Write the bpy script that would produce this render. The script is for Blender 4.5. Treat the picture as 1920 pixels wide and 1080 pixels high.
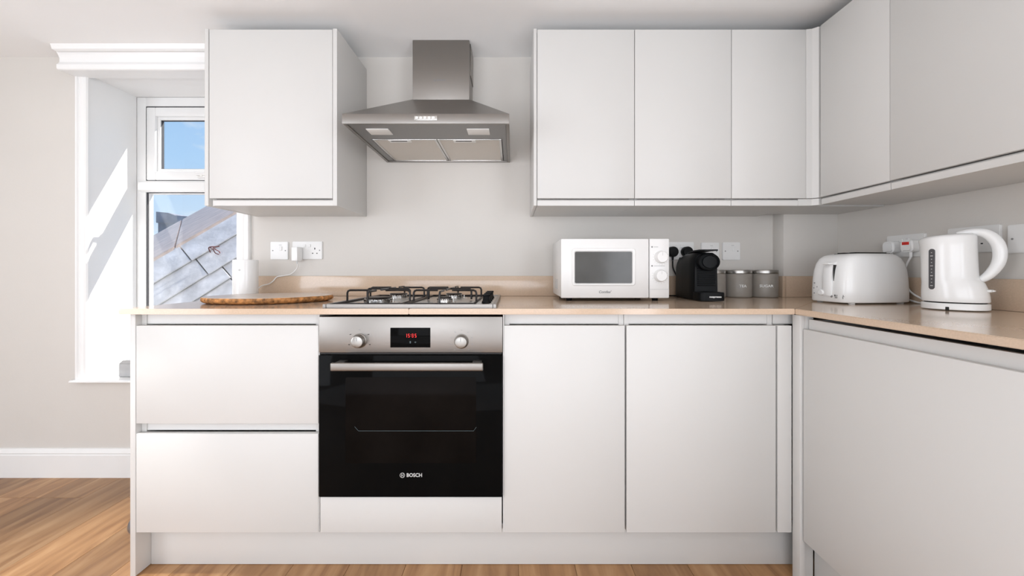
import bpy, bmesh, math, random
from mathutils import Vector, Matrix, Euler
random.seed(7)
PI = math.pi
for o in list(bpy.data.objects): bpy.data.objects.remove(o)
S = bpy.context.scene
C = S.collection
# ------------------------------------------------------------------ camera (level, at about a metre above the floor)
F, CX, CY, H = 723.0, 960.0, 507.5, 1.0036
cam_d = bpy.data.cameras.new('camera'); cam = bpy.data.objects.new('camera', cam_d); C.objects.link(cam)
cam.location = (0, 0, H); cam.rotation_euler = (PI/2, 0, 0)
cam_d.sensor_width = 36; cam_d.lens = F/1920*36; cam_d.shift_y = -(540-CY)/1920; cam_d.clip_start = .02
S.camera = cam
S.view_settings.view_transform = 'Standard'; S.view_settings.look = 'None'
S.view_settings.exposure = 0.0; S.view_settings.gamma = 1; S.view_settings.use_curve_mapping = False
# ------------------------------------------------------------------ sky
W = bpy.data.worlds.new('sky'); S.world = W; W.use_nodes = True
nt = W.node_tree; nt.nodes.clear()
def nd(t, **k):
    n = nt.nodes.new(t)
    for a, b in k.items(): setattr(n, a, b)
    return n
out = nd('ShaderNodeOutputWorld'); bg = nd('ShaderNodeBackground'); nt.links.new(bg.outputs[0], out.inputs[0])
tc = nd('ShaderNodeTexCoord'); sep = nd('ShaderNodeSeparateXYZ'); nt.links.new(tc.outputs['Generated'], sep.inputs[0])
cr = nd('ShaderNodeValToRGB'); nt.links.new(sep.outputs['Z'], cr.inputs[0])
e = cr.color_ramp.elements
e[0].position = 0.0; e[0].color = (.74, .87, 1, 1)
e[1].position = .7; e[1].color = (.16, .36, .80, 1)
m = e.new(.22); m.color = (.42, .67, .97, 1)
nz = nd('ShaderNodeTexNoise'); nz.inputs['Scale'].default_value = 7; nz.inputs['Detail'].default_value = 5
mp = nd('ShaderNodeMapping'); mp.inputs['Scale'].default_value = (1, 1, 2.6); nt.links.new(tc.outputs['Generated'], mp.inputs[0]); nt.links.new(mp.outputs[0], nz.inputs['Vector'])
cc = nd('ShaderNodeValToRGB'); nt.links.new(nz.outputs[0], cc.inputs[0])
cc.color_ramp.elements[0].position = .56; cc.color_ramp.elements[1].position = .72
cc.color_ramp.elements[0].color = (0, 0, 0, 1); cc.color_ramp.elements[1].color = (.8, .8, .8, 1)
mx = nd('ShaderNodeMixRGB'); nt.links.new(cc.outputs[0], mx.inputs[0]); nt.links.new(cr.outputs[0], mx.inputs[1]); mx.inputs[2].default_value = (1, 1, 1, 1)
nt.links.new(mx.outputs[0], bg.inputs[0]); bg.inputs[1].default_value = 1.0
# ------------------------------------------------------------------ sun through the dormer window
sd = bpy.data.lights.new('sun', 'SUN'); sd.energy = 10.0; sd.angle = math.radians(.6); sd.color = (1, .97, .92)
sun = bpy.data.objects.new('sun', sd); C.objects.link(sun)
sun.rotation_euler = Vector((2.0, 1.0, 2.03)).to_track_quat('Z', 'Y').to_euler()
# ------------------------------------------------------------------ unseen fill lamps added to brighten the room, and its downlights
def area(name, loc, to, sx, sy, watt, col=(1, 1, 1)):
    d = bpy.data.lights.new(name, 'AREA'); d.shape = 'RECTANGLE'; d.size = sx; d.size_y = sy; d.energy = watt; d.color = col
    o = bpy.data.objects.new(name, d); C.objects.link(o); o.location = loc
    o.rotation_euler = (Vector(to)-Vector(loc)).to_track_quat('-Z', 'Y').to_euler()
    return o
FILL = (.90, .965, 1.06)  # cool tint shared by the added panels
area('rear_fill_light', (-.6, -2.55, 1.1), (-.4, 0, 1.15), 3.6, 1.3, 55, FILL)  # unseen broad panel, added to light fronts and recesses evenly
area('ceiling_bounce_light', (-.7, -.9, .3), (-.7, -.6, 2.05), 3.8, 1.6, 34, FILL)  # added upward panel near the floor, brightens the ceiling
area('right_fill_light', (1.47, -.75, 1.1), (-1.2, 1.3, 1.3), 1.3, 1.5, 30, FILL)  # added side fill for faces turned to the right
area('left_rear_fill_light', (-2.95, -.35, 1.1), (1.5, 1.1, 1.0), 1.5, 1.5, 33, FILL)  # added side fill for the right wall and its cupboards
d = bpy.data.lights.new('ceiling_spot', 'SPOT'); d.energy = 110; d.spot_size = math.radians(40); d.spot_blend = .7; d.shadow_soft_size = .06; d.color = (1, .98, .95)  # added spot, only there to brighten the floor at the left
o = bpy.data.objects.new('ceiling_spot_lamp', d); C.objects.link(o); o.location = (-1.48, 1.08, 2.03)
for x, y in ((-.55, .25), (.55, .2), (-.3, -1.2)):
    d = bpy.data.lights.new('ceiling_spot', 'SPOT'); d.energy = 3; d.spot_size = math.radians(125); d.spot_blend = 1; d.shadow_soft_size = .05; d.color = (1, .94, .86)
    o = bpy.data.objects.new('ceiling_spot_lamp', d); C.objects.link(o); o.location = (x, y, 2.02)

# ------------------------------------------------------------------ helpers
def PX(px, Y): return (px-CX)*Y/F          # where a ray through that pixel meets depth Y
def PZ(py, Y): return H-(py-CY)*Y/F
def P(px, py, Y): return Vector((PX(px, Y), Y, PZ(py, Y)))
def mat(name, col, rough=.5, metal=0, spec=.5, noise=0, nscale=30, bump=0, bscale=200, stretch=(1, 1, 1), emit=None, estr=1, trans=0, coat=0, rvar=0):
    m = bpy.data.materials.new(name); m.use_nodes = True; n = m.node_tree; b = n.nodes['Principled BSDF']
    b.inputs['Base Color'].default_value = (*col, 1); b.inputs['Roughness'].default_value = rough; b.inputs['Metallic'].default_value = metal
    b.inputs['Specular IOR Level'].default_value = spec; b.inputs['Transmission Weight'].default_value = trans; b.inputs['Coat Weight'].default_value = coat
    tcx = n.nodes.new('ShaderNodeTexCoord'); mpx = n.nodes.new('ShaderNodeMapping'); mpx.inputs['Scale'].default_value = stretch
    n.links.new(tcx.outputs['Object'], mpx.inputs[0])
    if noise or rvar:
        t = n.nodes.new('ShaderNodeTexNoise'); t.inputs['Scale'].default_value = nscale; t.inputs['Detail'].default_value = 4
        n.links.new(mpx.outputs[0], t.inputs['Vector'])
        if noise:
            r = n.nodes.new('ShaderNodeValToRGB'); n.links.new(t.outputs[0], r.inputs[0])
            r.color_ramp.elements[0].position = .3; r.color_ramp.elements[1].position = .7
            r.color_ramp.elements[0].color = (*[c*(1-noise) for c in col], 1); r.color_ramp.elements[1].color = (*[min(1, c*(1+noise)) for c in col], 1)
            n.links.new(r.outputs[0], b.inputs['Base Color'])
        if rvar:
            mr = n.nodes.new('ShaderNodeMapRange'); n.links.new(t.outputs[0], mr.inputs[0])
            mr.inputs['To Min'].default_value = max(0, rough-rvar); mr.inputs['To Max'].default_value = rough+rvar
            n.links.new(mr.outputs[0], b.inputs['Roughness'])
    if bump:
        t = n.nodes.new('ShaderNodeTexNoise'); t.inputs['Scale'].default_value = bscale; n.links.new(mpx.outputs[0], t.inputs['Vector'])
        bp = n.nodes.new('ShaderNodeBump'); bp.inputs['Strength'].default_value = bump; bp.inputs['Distance'].default_value = .002
        n.links.new(t.outputs[0], bp.inputs['Height']); n.links.new(bp.outputs[0], b.inputs['Normal'])
    if emit: b.inputs['Emission Color'].default_value = (*emit, 1); b.inputs['Emission Strength'].default_value = estr
    return m
M = dict(
    wall=mat('wall_paint', (.67, .64, .60), .85, noise=.015, nscale=3, bump=.12, bscale=160),
    ceil=mat('ceiling_paint', (.92, .915, .905), .9, noise=.01, nscale=3, bump=.1, bscale=120),
    trim=mat('trim_gloss', (.87, .87, .86), .35, noise=.01, nscale=5),
    cab=mat('cabinet_lacquer', (.635, .625, .605), .38, noise=.008, nscale=4, spec=.4),
    rail=mat('cabinet_rail', (.66, .65, .63), .4, noise=.008, nscale=4, spec=.4),
    upvc=mat('window_plastic', (.83, .83, .82), .3, noise=.01, nscale=8),
    gasket=mat('rubber_gasket', (.05, .05, .055), .6, noise=.1, nscale=30),
    top=mat('worktop_quartz', (.60, .455, .335), .12, noise=.05, nscale=240, spec=.6),
    steel=mat('brushed_steel', (.285, .268, .25), .36, metal=1, rvar=.06, nscale=60, stretch=(1, 1, 14), bump=.04, bscale=60),
    steel_d=mat('steel_underside', (.28, .275, .27), .42, metal=1, rvar=.05, nscale=60, stretch=(10, 1, 1)),
    chrome=mat('polished_steel', (.58, .57, .55), .22, metal=1, rvar=.04, nscale=30),
    filt=mat('filter_aluminium', (.66, .62, .57), .55, metal=.6, noise=.05, nscale=300, bump=.5, bscale=500),
    lens=mat('lamp_lens', (.78, .78, .76), .35, noise=.02, nscale=30),
    black=mat('black_enamel', (.013, .010, .009), .3, spec=.3, noise=.1, nscale=40),
    bglass=mat('black_glass', (.004, .004, .004), .05, spec=.03, noise=.1, nscale=8),
    bglass2=mat('oven_window_glass', (.005, .004, .0035), .06, spec=.04, noise=.35, nscale=7),
    bplast=mat('black_plastic', (.006, .0065, .007), .34, spec=.10, noise=.1, nscale=30, bump=.05),
    bmatt=mat('black_ribbed_plastic', (.004, .0045, .005), .5, spec=.10, noise=.1, nscale=30),
    wplast=mat('white_plastic', (.88, .88, .87), .2, noise=.008, nscale=10),
    wpaint=mat('white_appliance', (.78, .77, .755), .32, noise=.01, nscale=10),
    wsocket=mat('socket_plastic', (.82, .815, .80), .25, noise=.01, nscale=20),
    mwglass=mat('microwave_glass', (.10, .10, .097), .12, noise=.12, nscale=9, spec=.25),
    grey=mat('grey_print', (.25, .25, .25), .5, noise=.05),
    lgrey=mat('pale_grey_print', (.55, .55, .54), .5, noise=.05),
    dark=mat('dark_gap', (.015, .014, .013), .8, noise=.1),
    knob_steel=mat('knob_steel', (.33, .315, .295), .3, metal=1, rvar=.05, nscale=30),
    satin=mat('satin_lid_steel', (.45, .44, .42), .3, metal=1, rvar=.05, nscale=30),
    jar=mat('jar_glaze', (.27, .245, .215), .42, noise=.05, nscale=40),
    jar_t=mat('jar_print', (.85, .84, .82), .5, noise=.02),
    red=mat('red_display', (.4, .01, .01), .5, emit=(1, .03, .03), estr=1.5, noise=.05),
    redp=mat('red_sticker', (.65, .03, .02), .5, noise=.1),
    bark=mat('bark_edge', (.42, .19, .06), .75, noise=.75, nscale=60, bump=1, bscale=90),
    board=mat('board_top', (.60, .50, .42), .25, noise=.12, nscale=14, stretch=(1, 6, 1)),
    boxg=mat('grey_box_plastic', (.45, .45, .45), .5, noise=.05),
    fit=mat('grey_fitting', (.22, .22, .23), .3, metal=.6, noise=.05),
    clock=mat('faint_print', (.07, .10, .11), .5, noise=.05),
    lead=mat('roof_lead', (.68, .54, .46), .7, noise=.16, nscale=7, stretch=(1, 4, 1), bump=.4, bscale=30),
    slate=mat('roof_slate', (.68, .68, .69), .6, noise=.22, nscale=9, bump=.6, bscale=40),
    farwall=mat('far_building', (.20, .21, .25), .8, noise=.3, nscale=2),
    cord=mat('dark_red_cord', (.12, .03, .03), .7, noise=.3, nscale=60),
    sub=mat('subfloor', (.10, .06, .035), .8, noise=.1),
)
# clear window glass
g = bpy.data.materials.new('clear_glass'); g.use_nodes = True; n = g.node_tree; n.nodes.clear()
go = n.nodes.new('ShaderNodeOutputMaterial'); tr = n.nodes.new('ShaderNodeBsdfTransparent'); gl = n.nodes.new('ShaderNodeBsdfGlossy'); gl.inputs['Roughness'].default_value = .02
ms = n.nodes.new('ShaderNodeMixShader'); ms.inputs[0].default_value = .04; n.links.new(tr.outputs[0], ms.inputs[1]); n.links.new(gl.outputs[0], ms.inputs[2]); n.links.new(ms.outputs[0], go.inputs[0])
M['glass'] = g
# oak planks: base tone differs from plank to plank, long grain along y
def oak():
    m = bpy.data.materials.new('oak_laminate'); m.use_nodes = True; n = m.node_tree; b = n.nodes['Principled BSDF']; L = n.links.new
    tcx = n.nodes.new('ShaderNodeTexCoord'); oi = n.nodes.new('ShaderNodeObjectInfo')
    ad = n.nodes.new('ShaderNodeVectorMath'); ad.operation = 'ADD'; L(tcx.outputs['Object'], ad.inputs[0])
    mu = n.nodes.new('ShaderNodeVectorMath'); mu.operation = 'SCALE'; mu.inputs['Scale'].default_value = 17
    cb = n.nodes.new('ShaderNodeCombineXYZ')
    for i in range(3): L(oi.outputs['Random'], cb.inputs[i])
    L(cb.outputs[0], mu.inputs[0]); L(mu.outputs[0], ad.inputs[1])
    mp = n.nodes.new('ShaderNodeMapping'); mp.inputs['Scale'].default_value = (7, .8, 1); L(ad.outputs[0], mp.inputs[0])
    t = n.nodes.new('ShaderNodeTexNoise'); t.inputs['Scale'].default_value = 2.6; t.inputs['Detail'].default_value = 8; t.inputs['Distortion'].default_value = 1.0; L(mp.outputs[0], t.inputs['Vector'])
    r = n.nodes.new('ShaderNodeValToRGB'); L(t.outputs[0], r.inputs[0]); e = r.color_ramp.elements
    e[0].position = .28; e[0].color = (.21, .095, .035, 1); e[1].position = .75; e[1].color = (.50, .30, .15, 1); k = e.new(.5); k.color = (.36, .19, .08, 1)
    hs = n.nodes.new('ShaderNodeHueSaturation'); L(r.outputs[0], hs.inputs['Color'])
    mr = n.nodes.new('ShaderNodeMapRange'); mr.inputs['To Min'].default_value = .78; mr.inputs['To Max'].default_value = 1.18; L(oi.outputs['Random'], mr.inputs[0]); L(mr.outputs[0], hs.inputs['Value'])
    L(hs.outputs[0], b.inputs['Base Color']); b.inputs['Roughness'].default_value = .38
    bp = n.nodes.new('ShaderNodeBump'); bp.inputs['Strength'].default_value = .15; bp.inputs['Distance'].default_value = .001; L(t.outputs[0], bp.inputs['Height']); L(bp.outputs[0], b.inputs['Normal'])
    return m
M['oak'] = oak()

def smooth(me, ang=40):
    bm = bmesh.new(); bm.from_mesh(me)
    for f in bm.faces: f.smooth = True
    a = math.radians(ang)
    for ed in bm.edges:
        ed.smooth = not (len(ed.link_faces) == 2 and ed.calc_face_angle(0) > a)
    bm.to_mesh(me); bm.free()
def tag(o, label=None, cat=None, group=None, kind=None):
    if label: o['label'] = label
    if cat: o['category'] = cat
    if group: o['group'] = group
    if kind: o['kind'] = kind
    return o
def obj(name, bm, m, parent=None, sm=True, ang=40):
    bmesh.ops.recalc_face_normals(bm, faces=bm.faces)
    me = bpy.data.meshes.new(name); bm.to_mesh(me); bm.free()
    me.materials.append(M[m] if isinstance(m, str) else m)
    if sm: smooth(me, ang)
    o = bpy.data.objects.new(name, me); C.objects.link(o)
    if parent: o.parent = parent
    if name in ('dial_print', 'panel_print', 'flame_slots', 'gauge_marks', 'side_vents'): o['kind'] = 'stuff'
    return o
def thing(name, label, cat, loc=(0, 0, 0), rz=0, group=None):
    o = bpy.data.objects.new(name, None); C.objects.link(o); o.location = loc; o.rotation_euler = (0, 0, rz); o.empty_display_size = .05
    return tag(o, label, cat, group)
def bx(bm, x0, x1, y0, y1, z0, z1, bev=0, seg=2, M4=None):
    v = [bm.verts.new((x, y, z)) for x in (x0, x1) for y in (y0, y1) for z in (z0, z1)]
    fs = [bm.faces.new([v[i] for i in q]) for q in ((0, 1, 3, 2), (4, 6, 7, 5), (0, 4, 5, 1), (2, 3, 7, 6), (0, 2, 6, 4), (1, 5, 7, 3))]
    if bev:
        ed = list({e for f in fs for e in f.edges})
        r = bmesh.ops.bevel(bm, geom=ed, offset=bev, segments=seg, profile=.5, affect='EDGES')
        v = list({w for f in r['faces'] for w in f.verts} | {w for w in v if w.is_valid})
    if M4: bmesh.ops.transform(bm, matrix=M4, verts=[w for w in v if w.is_valid])
    return v
def box(name, m, x0, x1, y0, y1, z0, z1, bev=.0015, parent=None, seg=2):
    bm = bmesh.new(); bx(bm, min(x0, x1), max(x0, x1), min(y0, y1), max(y0, y1), min(z0, z1), max(z0, z1), bev, seg)
    return obj(name, bm, m, parent)
def B(parent, name, m, *a, bev=.0015):     # box part in the parent's own coordinates
    return box(name, m, *a, bev=bev, parent=parent)
def prism(bm, pts, axis, a0, a1):
    # pts: 2D outline; axis 'x': pts=(y,z) extruded in x ; 'y': pts=(x,z) ; 'z': pts=(x,y)
    mk = {'x': lambda p, a: (a, p[0], p[1]), 'y': lambda p, a: (p[0], a, p[1]), 'z': lambda p, a: (p[0], p[1], a)}[axis]
    A = [bm.verts.new(mk(p, a0)) for p in pts]; D = [bm.verts.new(mk(p, a1)) for p in pts]
    bm.faces.new(A); bm.faces.new(D[::-1]); k = len(pts)
    for i in range(k): bm.faces.new((A[i], A[(i+1) % k], D[(i+1) % k], D[i]))
    return A+D
def lathe(bm, prof, seg=32, c=(0, 0, 0), M4=None):
    rings = []; made = []
    for r, z in prof:
        if r < 1e-6: rg = [bm.verts.new((c[0], c[1], c[2]+z))]
        else: rg = [bm.verts.new((c[0]+r*math.cos(2*PI*i/seg), c[1]+r*math.sin(2*PI*i/seg), c[2]+z)) for i in range(seg)]
        rings.append(rg); made += rg
    for a, b in zip(rings, rings[1:]):
        for i in range(seg):
            j = (i+1) % seg
            if len(a) == 1 and len(b) == 1: continue
            if len(a) == 1: bm.faces.new((a[0], b[i], b[j]))
            elif len(b) == 1: bm.faces.new((a[i], a[j], b[0]))
            else: bm.faces.new((a[i], a[j], b[j], b[i]))
    if M4: bmesh.ops.transform(bm, matrix=M4, verts=made)
    return made
def loft(bm, rings, cap=True):
    R = [[bm.verts.new(p) for p in r] for r in rings]; k = len(R[0])
    for a, b in zip(R, R[1:]):
        for i in range(k): bm.faces.new((a[i], a[(i+1) % k], b[(i+1) % k], b[i]))
    if cap: bm.faces.new(R[0][::-1]); bm.faces.new(R[-1])
    return R
def catmull(pts, n=6):
    pts = [Vector(p) for p in pts]; q = [pts[0]]+pts+[pts[-1]]; res = []
    for i in range(1, len(q)-2):
        for k in range(n):
            t = k/n; a, b, c, d = q[i-1], q[i], q[i+1], q[i+2]
            res.append(.5*((2*b)+(c-a)*t+(2*a-5*b+4*c-d)*t*t+(3*b-a-3*c+d)*t**3))
    res.append(pts[-1]); return res
def tube(bm, pts, r, seg=8, ry=None, up=None, sm=0):
    if sm: pts = catmull(pts, sm)
    pts = [Vector(p) for p in pts]; rings = []; ref = Vector(up) if up else None; N = None
    for i, p in enumerate(pts):
        t = (pts[min(i+1, len(pts)-1)]-pts[max(i-1, 0)]).normalized()
        if ref: N = (ref-t*ref.dot(t)).normalized()
        elif N is None:
            a = Vector((0, 0, 1)) if abs(t.z) < .9 else Vector((1, 0, 0)); N = (a-t*a.dot(t)).normalized()
        else: N = (N-t*N.dot(t)).normalized()
        Bn = t.cross(N); rr = r[i] if isinstance(r, list) else r; r2 = (ry[i] if isinstance(ry, list) else ry) if ry else rr
        rings.append([p+N*math.cos(2*PI*k/seg)*r2+Bn*math.sin(2*PI*k/seg)*rr for k in range(seg)])
    loft(bm, rings)
def rrect(w, h, r, n=5, cx=0, cy=0):
    o = []
    for sx, sy, a in ((1, 1, 0), (-1, 1, 90), (-1, -1, 180), (1, -1, 270)):
        for k in range(n+1):
            t = math.radians(a+90*k/n); o.append((cx+sx*(w/2-r)+r*math.cos(t), cy+sy*(h/2-r)+r*math.sin(t)))
    return o
def text(name, body, size, m, loc, rot=(PI/2, 0, 0), parent=None, ext=.0003, ax='CENTER', bold=0, sx=1, shear=0):
    cu = bpy.data.curves.new(name, 'FONT'); cu.body = body; cu.size = size; cu.extrude = ext; cu.align_x = ax; cu.align_y = 'CENTER'; cu.offset = bold; cu.resolution_u = 3; cu.shear = shear
    t = bpy.data.objects.new(name, cu); C.objects.link(t)
    bpy.context.view_layer.update()
    me = bpy.data.meshes.new_from_object(t.evaluated_get(bpy.context.evaluated_depsgraph_get())); bpy.data.objects.remove(t)
    me.materials.clear(); me.materials.append(M[m]); me.name = name
    o = bpy.data.objects.new(name, me); C.objects.link(o); o.location = loc; o.rotation_euler = rot; o.scale = (sx, 1, 1)
    if parent: o.parent = parent
    return o

# ------------------------------------------------------------------ key planes
YW, YD, YE, YU, YP = 1.885, 1.263, 1.244, 1.565, 1.3165
ZT, ZWB, ZB, ZTU, ZBU, ZDU = .8805, .862, .1447, 1.983, 1.268, 1.297
XR, XW, XB, XE, ZC, YN = 1.232, 1.53, .925, .9126, 2.047, 2.126
XL, YR = -3.05, -2.65
WX0, WX1, WZ0, WZ1 = -2.073, -1.335, .462, 1.964       # window opening

# ------------------------------------------------------------------ room shell
def struct(o): o['kind'] = 'structure'; return o
floor = struct(box('floor', 'sub', XL, XW, YR, YW, -.06, -.009, 0))
xs = XL; col = 0; planks = {}
while xs < XW-.01:
    w = min(.192, XW-xs); y = YR; first = True
    while y < YW-.01:
        L = random.choice((.5, .8, 1.1)) if first else 1.285
        first = False; L = min(L, YW-y)
        key = (round(w, 3), round(L, 3))
        if key not in planks:
            bm = bmesh.new(); bx(bm, .0004, w-.0004, .0004, L-.0004, -.009, 0, .0008, 1)
            p = obj('plank', bm, 'oak', floor); planks[key] = p.data
        else:
            p = bpy.data.objects.new('plank', planks[key]); C.objects.link(p); p.parent = floor
        p.location = (xs, y, 0); y += L
    xs += .192
struct(box('ceiling', 'ceil', XL, XW, YR, YW, ZC, ZC+.1, 0))
bm = bmesh.new(); YO = YW+.33
for a in ((XL-.1, WX0, YW, YO, -.06, ZC+.1), (WX1, XW+.1, YW, YO, -.06, ZC+.1), (WX0, WX1, YW, YO, -.06, WZ0), (WX0, WX1, YW, YO, WZ1, ZC+.1)): bx(bm, *a)
bmesh.ops.remove_doubles(bm, verts=bm.verts, dist=1e-5)
struct(obj('wall_back', bm, 'wall', sm=False))
# plastered white reveal lining
bm = bmesh.new()
bx(bm, WX0-.002, WX0+.004, YW-.001, YN, WZ0, WZ1); bx(bm, WX1-.004, WX1+.002, YW-.001, YN, WZ0, WZ1); bx(bm, WX0, WX1, YW-.001, YN, WZ1-.004, WZ1+.002)
struct(obj('trim_4', bm, 'trim', sm=False))
struct(box('wall_right', 'wall', XW, XW+.1, YR, YW, -.06, ZC+.1, 0))
struct(box('wall_left', 'wall', XL-.1, XL, YR, YW, -.06, ZC+.1, 0))
struct(box('wall_front', 'wall', XL-.1, XW+.1, YR-.1, YR, -.06, ZC+.1, 0))
struct(box('wall_corner', 'wall', 1.275, XW, 1.81, YW, 0, ZC, .001))
# baseboard
bm = bmesh.new(); prism(bm, [(YW, 0), (YW-.018, 0), (YW-.018, .108), (YW-.014, .112), (YW-.017, .118), (YW-.012, .130), (YW-.006, .137), (YW, .137)], 'x', XL, -1.2525)
struct(obj('baseboard_back', bm, 'trim', ang=25))
# architraves
def archi(name, x0, x1):
    bm = bmesh.new(); s = 1 if x1 > x0 else -1; w = abs(x1-x0)
    pr = [(0, 0), (0, .014), (.004, .020), (.012, .020), (.016, .013), (.026, .017), (.036, .012), (w-.004, .012), (w, .006), (w, 0)]
    prism(bm, [(x0+s*a, YW-b) for a, b in pr], 'z', .474, 1.944)
    return struct(obj(name, bm, 'trim', ang=25))
archi('trim_1', -2.118, -2.066); archi('trim_2', -1.2735, -1.342)
# pelmet over the window with a moulded end
bm = bmesh.new()
pr = [(YW, 1.944), (1.808, 1.944), (1.803, 1.947), (1.801, 1.953), (1.801, 1.968), (1.806, 1.974), (1.811, 1.984), (1.811, 2.002), (1.806, 2.016), (1.802, 2.024), (1.800, 2.030), (1.800, ZC), (YW, ZC)]
prism(bm, pr, 'x', -2.116, -1.262)
prism(bm, [(1.7995, 2.024), (1.786, 2.022), (1.776, 2.026), (1.770, ZC), (1.7995, ZC)], 'x', -2.102, -1.262)
for v in bm.verts:          # mitred left end follows the profile
    if v.co.x < -2.0 and v.co.y < 1.85: v.co.x -= (1.85-v.co.y)*.25
struct(obj('trim_3', bm, 'trim', ang=25))
# ------------------------------------------------------------------ window
win = struct(bpy.data.objects.new('window_1', None)); C.objects.link(win)
def frame_bm(x0, x1, z0, z1, w, y0, y1, bev=.003):
    bm = bmesh.new()
    for a in ((x0, x0+w, z0, z1), (x1-w, x1, z0, z1), (x0+w-.002, x1-w+.002, z0, z0+w), (x0+w-.002, x1-w+.002, z1-w, z1)): bx(bm, a[0], a[1], y0, y1, a[2], a[3], bev)
    return bm
fx0, fx1 = WX0+.004, WX1-.004
bm = frame_bm(fx0, fx1, .478, WZ1-.004, .050, YN, YN+.038)
obj('window_frame', bm, 'upvc', win)
bm = bmesh.new(); prism(bm, [(YN+.037, 1.436), (YN-.004, 1.436), (YN-.016, 1.446), (YN-.018, 1.468), (YN-.016, 1.488), (YN-.004, 1.498), (YN+.037, 1.498)], 'x', fx0+.022, fx1-.022)
obj('transom', bm, 'upvc', win, ang=30)
gx0, gx1 = fx0+.052, fx1-.052
sash = obj('sash', frame_bm(gx0+.003, gx1-.003, 1.502, 1.904, .050, YN-.004, YN+.036, .006), 'upvc', win)
obj('gasket', frame_bm(gx0-.003, gx1+.003, 1.497, 1.909, .008, YN+.002, YN+.03, 0), 'gasket', win)
obj('glazing_bead', frame_bm(gx0+.051, gx1-.051, 1.550, 1.856, .018, YN+.010, YN+.034, .005), 'upvc', sash)
obj('gasket', frame_bm(gx0+.066, gx1-.066, 1.565, 1.841, .004, YN+.016, YN+.033, 0), 'gasket', sash)
obj('glazing_bead', frame_bm(gx0, gx1, .528, 1.436, .008, YN+.012, YN+.036, .002), 'upvc', win)
obj('gasket', frame_bm(gx0-.003, gx1+.003, .525, 1.439, .006, YN+.004, YN+.03, 0), 'gasket', win)
B(sash, 'pane', 'glass', gx0+.066, gx1-.066, YN+.026, YN+.030, 1.565, 1.841, bev=0)
B(win, 'pane', 'glass', gx0+.007, gx1-.007, YN+.018, YN+.022, .535, 1.429, bev=0)
hx = -1.704; hd = bmesh.new(); bx(hd, hx-.022, hx+.022, YN-.016, YN-.003, 1.512, 1.540, .004); bx(hd, hx-.010, hx+.010, YN-.034, YN-.014, 1.518, 1.536, .004); bx(hd, hx-.010, hx+.09, YN-.044, YN-.032, 1.520, 1.535, .004)
obj('window_handle', hd, 'upvc', sash)
bm = bmesh.new(); prism(bm, [(YN-.001, .462), (1.858, .462), (1.850, .466), (1.850, .471), (1.856, .476), (YN-.001, .476)], 'x', -2.128, -1.262)
obj('window_sill', bm, 'trim', win, ang=25)

# ------------------------------------------------------------------ outside: the roof next to the window
roof = thing('neighbouring_roof', 'weathered grey roof of big overlapping slates under a flat leaded top, outside the window', 'roof')
E1 = P(270, 498, 3.0); E2 = P(545, 340, 3.45); u = (E2-E1); LU = u.length; u.normalize()
G = P(395, 690, 2.72) - E1; v = (G-u*G.dot(u)).normalized(); nrm = u.cross(v).normalized()
if nrm.y > 0: nrm = -nrm
def face_pt(s, t, h=0): return E1+u*s+v*t+nrm*h
def slab(name, m, s0, s1, t0, t1, h0, h1, th, parent, sk=0):
    # a slab on the slope: upper edge at height h0, lower edge at height h1 above the slope
    bm = bmesh.new(); q = []
    for dh in (0, th):
        for (s, t, hh) in ((s0, t0, h0), (s1, t0, h0), (s1+sk, t1, h1), (s0+sk, t1, h1)): q.append(bm.verts.new(face_pt(s, t, hh+dh)))
    for i in ((0, 3, 2, 1), (4, 5, 6, 7), (0, 1, 5, 4), (1, 2, 6, 5), (2, 3, 7, 6), (3, 0, 4, 7)): bm.faces.new([q[k] for k in i])
    bmesh.ops.bevel(bm, geom=list(bm.edges), offset=.003, segments=1, affect='EDGES')
    return obj(name, bm, m, parent, ang=20)
def joint(px, py):     # distance along the edge where a pixel's ray meets the slope
    d = P(px, py, 1)-Vector((0, 0, H)); k = (E1-Vector((0, 0, H))).dot(nrm)/d.dot(nrm); q = Vector((0, 0, H))+d*k-E1
    return q.dot(u), q.dot(v)
exp_ = joint(354, 495.6)[1]; e2 = joint(389, 519)[1]; e3 = joint(431.7, 523.7)[1]
rows = [0, exp_, e2, e3]
for k in range(12): rows.append(rows[-1]+.15)
jt = [joint(345, 473)[0], joint(379, 502)[0], joint(424, 510)[0], joint(450, 545)[0]]
for r in range(len(rows)-1):
    t0, t1 = rows[r], rows[r+1]; Lh = .55; base = jt[r] if r < 4 else jt[r % 4]+.1*r
    s = base-4*Lh
    while s < LU+.6:
        if s+Lh > -.8:
            j = random.uniform(-.004, .004)
            slab('slate', 'slate', s+.004, s+Lh-.004, t0-(.03 if r else 0), t1+j, -.010, .012+j*.5, .012, roof, sk=.01)
        s += Lh
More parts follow.
